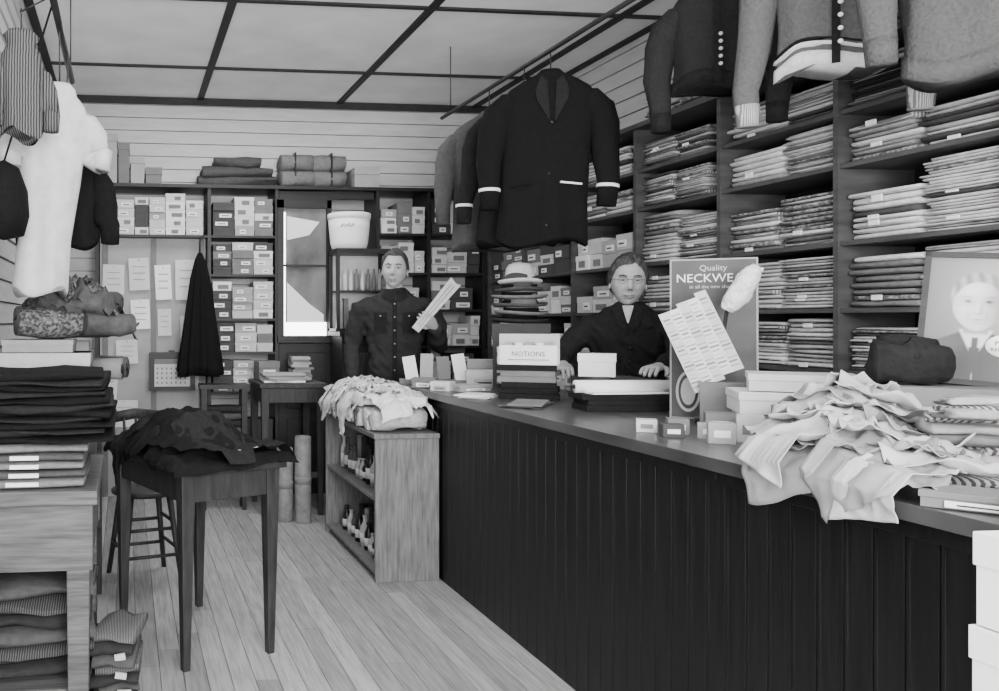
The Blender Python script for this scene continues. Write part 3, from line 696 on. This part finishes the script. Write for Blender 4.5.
o = mb.build('heap_of_dark_trousers', [M_black, M_black2, M_white])
# spindle-back chair behind table
mb = MB(frame(.09, 4.36, 0, 15))
mb.lathe((0, 0, .43), [(.15, 0), (.17, .01), (.17, .025), (.15, .032), (.01, .028)], 0, 28)
for sx in (-1, 1):
    for sy in (-1, 1): mb.tube([(sx*.1, sy*.1, .43), (sx*.15, sy*.15, 0)], [.017, .013], 0, 10)
for z, k in ((.14, .134), (.27, .119)):
    for a in (-1, 1): mb.tube([(-k, a*k, z), (k, a*k, z)], .009, 0, 8); mb.tube([(a*k, -k, z+.03), (a*k, k, z+.03)], .009, 0, 8)
for q in range(5): mb.tube([(-.11+q*.055, .12, .45), (-.13+q*.065, .17, .80)], .008 if 0 < q < 4 else .013, 0, 8)
mb.tube([(-.15, .17, .80), (0, .185, .82), (.15, .17, .80)], .018, 0, 10, (1.6, .7))
mb.build('spindle_back_chair', [M_table2])
mb = MB()
x0, x1, y0, y1 = .88, 1.34, 5.6, 6.15
mb.bx(x0, x1, y0, y1, .86, .89); mb.bx(x0+.02, x1-.02, y0+.02, y1-.02, .76, .86)
for lx in (x0+.04, x1-.04):
    for ly in (y0+.04, y1-.04): mb.box((lx, ly, .43), (.055, .055, .86), 0, taper=.6)
mb.bx(x0+.04, x1-.04, y0+.03, y0+.05, .25, .29)
mb.build('writing_desk', [M_table2], bevel=.003)
papers('sheaf_of_paper', 1.08, 5.80, .891, .3, .22, 5, .012, [M_paper, CARD[3], CARD[2]], 10, .4)
papers('stack_of_magazines', 1.24, 6.03, .891, .14, .16, 9, .018, [CARD[4], CARD[2], CARD[3]], 0, .1)
carton('card_box', 1.0, 6.04, .891+.0, .15, .12, .13, 8, CARD[3])
mb = MB()
for x, y, h in ((1.14, 5.45, .56), (1.03, 5.5, .48)):
    mb.lathe((x, y, 0), [(.052, 0), (.054, .006), (.054, h-.01), (.05, h), (.03, h), (.028, h-.03), (.001, h-.03)], 0, 24)
    mb.lathe((x, y, h*.45), [(.0555, 0), (.0555, .05)], 1, 24)
mb.build('linoleum_rolls', [mat('lino', .17, .6, .3, 20), CARD[3]])
mb = MB()
mb.bx(.5, .84, 5.82, 6.04-.04, .84, .87)
for lx in (.53, .81):
    for ly in (5.85, 5.97): mb.box((lx, ly, .42), (.04, .04, .84), 0, taper=.7)
mb.bx(.52, .82, 5.84, 5.98, .3, .32)
mb.build('side_table', [M_dkwood])
mb = MB()
for q in range(8): mb.slab((.67, 5.91, .346+q*.05), (.24, .12, .05), q % 2, R(-.06, .06), .6, .02)
mb.build('bundle_of_sacks', [CL[4], CL[5]])

# ------------------------------------------------------------------ people
def hx(p, t):
    st, ct = math.sin(t), math.cos(t); dx, dy, dz = st*math.sin(p), -st*math.cos(p), ct
    x, y, z = dx*.076, dy*.096, dz*.12
    lo = max(0, -dz); x *= 1-.30*lo**1.7; y *= (1-.34*lo) if dy > 0 else (1-.05*lo)
    if dy < 0:
        E = math.exp
        y -= .026*E(-(x/.011)**2)*(E(-((z+.024)/.014)**2)+.55*E(-((z-.0)/.02)**2))
        for s in (-1, 1):
            y += .015*E(-((x-s*.03)/.016)**2-((z-.010)/.011)**2)
            y -= .006*E(-((x-s*.045)/.02)**2-((z+.025)/.018)**2)
            y += .005*E(-((x-s*.034)/.006)**2-((z+.045)/.014)**2)
            y -= .004*E(-((x-s*.012)/.007)**2-((z+.03)/.008)**2)
        y -= .008*E(-((z-.034)/.008)**2)*E(-(x/.045)**2)
        y -= .007*E(-((z+.062)/.011)**2)*E(-(x/.022)**2)
        y += .005*E(-((z+.080)/.006)**2)*E(-(x/.022)**2)
        y -= .010*E(-((z+.1)/.016)**2)*E(-(x/.025)**2)
    return Vector((x, y, z))
def head(parent, M, hair, scale=1, hl=.07, neck=.11, part=1, smile=0, glasses=False, full=0):
    M = M @ Matrix.Scale(scale, 4)
    mb = MB(M); NP, NT = 84, 72
    rs = [[hx(2*pi*i/NP, pi*(k+.02)/(NT+.04)) for i in range(NP)] for k in range(NT+1)]
    mb.rings(rs[::-1], 0)
    for s in (-1, 1):
        mb.lathe((s*.075, .012, -.010), [(.001, -.006), (.014, -.006), (.018, 0), (.014, .006), (.006, .001), (.001, .0)], 0, 16, 1.75, 1.0, (0, s*pi/2-s*.15, 0))
    mb.tube([(0, .012, -.06), (0, .02, -.1), (0, .035, -.11-neck)], [.05, .05, .058], 0, 20)
    mb.build('head', [M_skin], parent)
    mb = MB(M)
    for s in (-1, 1):
        mb.ball((s*.03, -.0760, .0100), .0104, 0, 10, (1.1, 1, .62)); mb.ball((s*.03, -.0838, .0100), .0044, 1, 8)
        mb.tube([(s*.014, -.0945, .0275), (s*.03, -.0955, .0325), (s*.048, -.084, .028)], [.0028, .0036, .002], 3, 8)
        mb.tube([(s*.016, -.0840, .0120), (s*.023, -.0878, .0155), (s*.03, -.0888, .0165), (s*.038, -.0850, .0150), (s*.044, -.079, .011)], .0034, 4, 6)
        mb.tube([(s*.019, -.0855, .0125), (s*.03, -.0895, .0145), (s*.042, -.082, .0120)], .0012, 1, 6)
        mb.tube([(s*.02, -.0845, .0050), (s*.03, -.0868, .0030), (s*.041, -.080, .0050)], .0026, 4, 6)
        mb.ball((s*.006, -.1135, -.0335), .0028, 1, 6)
        if glasses:
            c = [(s*(.031+.019*math.cos(a)), -.1+.004*abs(math.cos(a)), .009+.015*math.sin(a)) for a in [2*pi*k/20 for k in range(21)]]
            mb.tube(c, .0009, 1, 6); mb.tube([(s*.05, -.097, .012), (s*.073, -.05, .012), (s*.077, .01, .008)], .001, 1, 6)
    if glasses: mb.tube([(-.012, -.1, .012), (0, -.108, .014), (.012, -.1, .012)], .001, 1, 6)
    k = .004*smile
    mb.tube([(-.024, -.088, -.060+k), (-.01, -.0985, -.0615), (0, -.0995, -.0625), (.01, -.0985, -.0615), (.024, -.088, -.060+k)], [.001, .0022, .0026, .0022, .001], 2, 8)
    mb.tube([(-.015, -.0965, -.067), (0, -.0985, -.0685), (.015, -.0965, -.067)], [.002, .004, .002], 5, 8)
    mb.build('facial_features', [M_eyew, M_dark, M_lip, hair, M_skin, mat('lower_lip', .28, .5, .05)], parent)
    mb = MB(M); vs = []; fs = []
    if full: pts = [(0, hl), (25, hl-.002), (44, hl-.010), (56, hl-.026), (66, .025), (73, .005), (80, -.012), (90, -.015), (106, -.045), (120, -.07), (180, -.08)]
    else: pts = [(0, hl), (25, hl+.003), (44, hl+.004), (56, hl-.018), (66, .035), (73, .0), (79, -.014), (85, .012), (97, .02), (106, -.025), (120, -.06), (180, -.072)]
    def lim(a):
        for (a0, z0), (a1, z1) in zip(pts, pts[1:]):
            if a <= a1: return z0+(z1-z0)*(a-a0)/(a1-a0)
        return pts[-1][1]
    NP, NT = 150, 34
    for i in range(NP):
        p = 2*pi*i/NP; a = math.degrees(p if p < pi else 2*pi-p)
        zt = lim(a)+.004*noise.noise(Vector((math.sin(p)*12, math.cos(p)*12, 3)))
        if full: zt += .010*math.exp(-((p-.35)/.18)**2)
        tm = math.acos(max(-1, min(1, zt/.12)))
        for k in range(NT+1):
            t = .02+(tm-.02)*k/NT; q = hx(p, t); d = max(0.0, tm-t)
            n_ = q.normalized(); sp = min(1, d/(.34 if full else .45))**.7
            strand = .0022*noise.noise(Vector((q.x*150+q.z*20, q.z*18, q.y*90)))+.004*noise.noise(Vector((q.x*30+part*q.y*20, q.z*12, q.y*14)))
            gr = -.005*math.exp(-((q.x-.03)/.006)**2)*(q.z > .08)*full
            vs.append(q+n_*(.0006+(.013+.002*full)*sp+strand*(.3+sp)+gr))
    for i in range(NP):
        j = (i+1) % NP
        for k in range(NT): fs.append((i*(NT+1)+k, i*(NT+1)+k+1, j*(NT+1)+k+1, j*(NT+1)+k))
    fs.append(tuple(j*(NT+1) for j in range(NP)))
    mb.add(vs, fs, 0, True); mb.build('hair', [hair], parent)
def hand(mb, wrist, dirv, up, side, curl=.5, L=.17, m_=0):
    d = Vector(dirv).normalized(); u = Vector(up); u = (u-d*u.dot(d)).normalized(); c = d.cross(u)*side; w = Vector(wrist)
    rs = []
    for t, hw, ht in ((-.02, .024, .020), (.0, .027, .018), (.03, .036, .016), (.06, .041, .014), (.085, .040, .012), (.092, .034, .008)):
        rs.append([w+d*t+c*math.cos(2*pi*i/16)*hw+u*math.sin(2*pi*i/16)*ht for i in range(16)])
    mb.rings(rs, m_)
    for k, (off, ln) in enumerate(((.030, .072), (.010, .08), (-.011, .074), (-.030, .058))):
        p = w+d*.08+c*off; path = [p-d*.015, p]; a = curl*.35; seg = (.45, .32, .23); q = p
        for sfrac in seg:
            dd = d*math.cos(a)-u*math.sin(a)+c*off*1.2; q = q+dd.normalized()*ln*sfrac; path.append(q); a += curl*.75
        mb.tube(path, [.0085, .0092, .0088, .008, .0062], m_, 8)
    p = w+d*.02+c*.026; mb.tube([p-c*.01, p+c*.018+d*.018-u*.004, p+c*.03+d*.042-u*.012*(1+curl), p+c*.03+d*.062-u*.022*(1+curl)], [.012, .012, .0098, .007], m_, 8)
def figure(parent, M, secs, arms, legs, mats, zsplit):
    """continuous clothed body via lofts fused by voxel remesh"""
    mb = MB(); n = 32
    def ring(z, hw, hd, y, x=0): return [Vector((x+math.copysign(abs(math.cos(2*pi*i/n))**.85, math.cos(2*pi*i/n))*hw, y+math.sin(2*pi*i/n)*hd, z)) for i in range(n)]
    mb.rings([ring(*s) for s in secs], 0)
    for path, rad in arms: mb.tube(path, rad, 0, 18)
    for path, rad in legs: mb.tube(path, rad, 0, 18)
    me = bpy.data.meshes.new('b'); me.from_pydata(mb.v, [], mb.f)
    o = bpy.data.objects.new('b', me); bpy.context.scene.collection.objects.link(o)
    r = o.modifiers.new('r', 'REMESH'); r.mode = 'VOXEL'; r.voxel_size = .010
    s = o.modifiers.new('s', 'SMOOTH'); s.iterations = 7; s.factor = .6
    dg = bpy.context.evaluated_depsgraph_get(); me2 = bpy.data.meshes.new_from_object(o.evaluated_get(dg))
    bpy.data.objects.remove(o)
    for v in me2.vertices:
        c = v.co; k = (1-abs(noise.noise(Vector((c.x*11, c.y*9, c.z*13+c.x*9))))*2.5)*.009+noise.noise(Vector((c.x*5, c.y*5, c.z*30)))*.005-.004
        v.co = c+v.normal*k
    me2.transform(M)
    me2.materials.clear()
    for m_ in mats: me2.materials.append(m_)
    for p in me2.polygons:
        p.use_smooth = True; z = p.center.z; p.material_index = 2 if z < .09 else (1 if z < zsplit else 0)
    ob = bpy.data.objects.new('clothed_body', me2); bpy.context.scene.collection.objects.link(ob); ob.parent = parent
def front(secs, x, z):
    for a, b in zip(secs, secs[1:]):
        if a[0] <= z <= b[0]:
            t = (z-a[0])/(b[0]-a[0]); hw = a[1]+(b[1]-a[1])*t; hd = a[2]+(b[2]-a[2])*t; y = a[3]+(b[3]-a[3])*t
            return y-hd*math.sqrt(max(0, 1-min(1, abs(x)/hw)**2.2))
    return -.1
def patch(mb, secs, pts, m_, off, n=7):
    vs = []; fs = []
    for i in range(n+1):
        for j in range(n+1):
            u, v = i/n, j/n
            x = (pts[0][0]*(1-u)+pts[1][0]*u)*(1-v)+(pts[3][0]*(1-u)+pts[2][0]*u)*v
            z = (pts[0][1]*(1-u)+pts[1][1]*u)*(1-v)+(pts[3][1]*(1-u)+pts[2][1]*u)*v
            vs.append((x, front(secs, x, z)-off, z))
    for i in range(n):
        for j in range(n): a = i*(n+1)+j; fs.append((a, a+1, a+n+2, a+n+1))
    mb.add(vs, fs, m_, True)

e = empty('shopkeeper_leaning_on_counter'); MP = frame(2.5, 4.02, 0, -32)
secs = [(.82, .16, .12, .03), (.95, .165, .12, .02), (1.08, .17, .12, -.01), (1.2, .185, .125, -.045), (1.28, .19, .115, -.07), (1.33, .165, .095, -.085), (1.37, .11, .08, -.095), (1.405, .06, .06, -.105)]
arms = [([(-.14, -.07, 1.29), (-.18, -.07, 1.28), (-.26, -.08, 1.19), (-.325, -.12, 1.1), (-.31, -.2, 1.09), (-.285, -.29, 1.098)], [.062, .066, .06, .054, .047, .038]),
        ([(.14, -.07, 1.29), (.18, -.08, 1.28), (.205, -.17, 1.22), (.215, -.28, 1.145), (.17, -.38, 1.12), (.125, -.50, 1.105)], [.062, .066, .06, .054, .047, .037])]
legs = [([(s*.08, .03, .86), (s*.09, .03, .5), (s*.1, .05, .1), (s*.1, .04, .04), (s*.11, -.1, .035)], [.095, .07, .05, .045, .04]) for s in (-1, 1)]
figure(e, MP, secs, arms, legs, [mat('wool_coat', .016, .95, .2, 60, bump=.3, spec=.1), CL[5], M_dark], .84)
mb = MB(MP)
patch(mb, secs, [(-.026, 1.385), (.026, 1.385), (.003, 1.30), (-.003, 1.30)], 0, .012)
for s in (-1, 1):
    patch(mb, secs, [(s*.026, 1.395), (s*.066, 1.37), (s*.052, 1.30), (s*.003, 1.24)], 1, .016)
for q in range(4): mb.ball((.008, front(secs, 0, 1.18-q*.07)-.012, 1.18-q*.07), .008, 2, 6)
mb.build('collar_and_lapels', [CL[1], M_black2, M_dark], e)
mb = MB(MP)
hand(mb, (-.282, -.30, 1.098), (.15, -1, -.2), (0, -.1, 1), 1, .45)
hand(mb, (.122, -.505, 1.108), (-.35, -1, -.05), (0, 0, 1), -1, .45)
mb.build('hands', [M_skin], e)
head(e, MP @ Matrix.Translation((0, -.125, 1.503)) @ Euler((.08, .04, .10)).to_matrix().to_4x4(), M_hair2, 1.04, .080, .02, glasses=True, full=1)

e = empty('man_in_uniform'); MP = frame(1.74, 5.40, 0, -18)
secs = [(.88, .165, .12, .0), (1.0, .165, .12, 0), (1.12, .17, .12, 0), (1.28, .195, .13, 0), (1.4, .215, .12, .0), (1.455, .18, .095, .005), (1.495, .1, .075, .01), (1.525, .066, .064, .012)]
arms = [([(-.16, 0, 1.4), (-.215, 0, 1.39), (-.26, .01, 1.27), (-.275, .01, 1.13), (-.27, -.05, 1.02), (-.25, -.12, .93)], [.07, .072, .064, .055, .048, .038]),
        ([(.16, 0, 1.4), (.215, 0, 1.39), (.265, -.01, 1.27), (.28, -.04, 1.145), (.27, -.14, 1.2), (.245, -.23, 1.27)], [.07, .072, .064, .056, .05, .039])]
legs = [([(s*.085, 0, .92), (s*.095, 0, .5), (s*.1, .02, .1), (s*.1, .01, .04), (s*.11, -.13, .035)], [.1, .075, .055, .048, .042]) for s in (-1, 1)]
figure(e, MP, secs, arms, legs, [M_unif, M_unif, M_dark], .9)
mb = MB(MP)
for s in (-1, 1):
    patch(mb, secs, [(s*.004, 1.50), (s*.06, 1.515), (s*.085, 1.47), (s*.02, 1.43)], 0, .014)
    patch(mb, secs, [(s*.05, 1.35), (s*.13, 1.35), (s*.13, 1.23), (s*.05, 1.23)], 0, .009)
    patch(mb, secs, [(s*.048, 1.365), (s*.132, 1.365), (s*.132, 1.33), (s*.048, 1.33)], 0, .013)
    mb.ball((s*.09, front(secs, .09, 1.34)-.016, 1.342), .006, 1, 6)
patch(mb, secs, [(-.014, 1.45), (.014, 1.45), (.014, .9), (-.014, .9)], 0, .008)
for q in range(6): mb.ball((0, front(secs, 0, 1.42-q*.085)-.012, 1.42-q*.085), .006, 1, 6)
mb.build('collar_pockets_buttons', [M_black2, M_metal], e)
mb = MB(MP)
hand(mb, (-.248, -.125, .925), (.1, -.5, -.8), (-.9, -.3, 0), -1, .5)
hand(mb, (.24, -.24, 1.278), (-.5, -.75, .45), (.5, -.6, -.6), -1, 1.1)
mb.build('hands', [M_skin], e)
mb = MB(MP)
NM = Matrix.Translation((.25, -.30, 1.41)) @ Matrix.Rotation(.68, 4, 'Y') @ Matrix.Rotation(-.15, 4, 'X')
for q in range(4):
    mb.add([(-.020-.002*q, q*.006, -.20), (.020+.002*q, q*.006, -.20), (.040, q*.007, .17+.008*q), (-.036, q*.007, .19-.01*q), (-.020, q*.006+.005, -.20), (.020, q*.006+.005, -.20), (.040, q*.007+.005, .17+.008*q), (-.036, q*.007+.005, .19-.01*q)],
           [(0, 1, 2, 3), (7, 6, 5, 4), (0, 4, 5, 1), (2, 6, 7, 3), (0, 3, 7, 4), (1, 5, 6, 2)], q % 2, False, NM)
for q in range(2): mb.add([(-.012+q*.016, -.002, -.17), (-.006+q*.016, -.002, -.17), (-.004+q*.022, -.002, .16), (-.014+q*.022, -.002, .16)], [(0, 1, 2, 3)], 2, False, NM)
mb.build('folded_newspaper', [CARD[5], CARD[1], CARD[2]], e)
head(e, MP @ Matrix.Translation((0, -.02, 1.643)) @ Euler((.0, .05, -.1)).to_matrix().to_4x4(), M_hair1, 1.05, .080, .02, smile=1)

# ------------------------------------------------------------------ light
def area(name, loc, rot, sx, sy, p):
    l = bpy.data.lights.new(name, 'AREA'); l.shape = 'RECTANGLE'; l.size = sx; l.size_y = sy; l.energy = p
    o = bpy.data.objects.new(name, l); o.location = loc; o.rotation_euler = rot; bpy.context.scene.collection.objects.link(o)
area('shop_window_daylight', (.7, -1.15, 1.9), (math.radians(96), 0, math.radians(-3)), 2.0, 1.3, 300)
area('ceiling_fill', (.4, -.9, .7), (math.radians(138), 0, 0), 1.8, .8, 115)  # added unseen fill, aimed upward to brighten the ceiling
area('overhead_fill', (.6, 2.2, 2.98), (0, 0, 0), 1.2, 2.4, 26)  # added soft fill above the frame, no real fixture
area('rear_fill', (.8, 5.2, 2.98), (0, 0, 0), .8, .8, 36)  # added fill for the rear of the shop; the ceiling has no opening
wd = bpy.data.worlds.new('w'); bpy.context.scene.world = wd; wd.use_nodes = True
wd.node_tree.nodes['Background'].inputs[0].default_value = (.9, .9, .9, 1); wd.node_tree.nodes['Background'].inputs[1].default_value = 1.0

# ------------------------------------------------------------------ camera
cd = bpy.data.cameras.new('camera'); cam = bpy.data.objects.new('camera', cd); bpy.context.scene.collection.objects.link(cam)
cd.sensor_width = 36; cd.lens = 850/999*36; cd.shift_x = .2808; cd.shift_y = -.0245; cd.clip_start = .05
cam.location = (0, 0, 1.31); cam.rotation_euler = (pi/2, 0, -math.atan(92/850))
bpy.context.scene.camera = cam
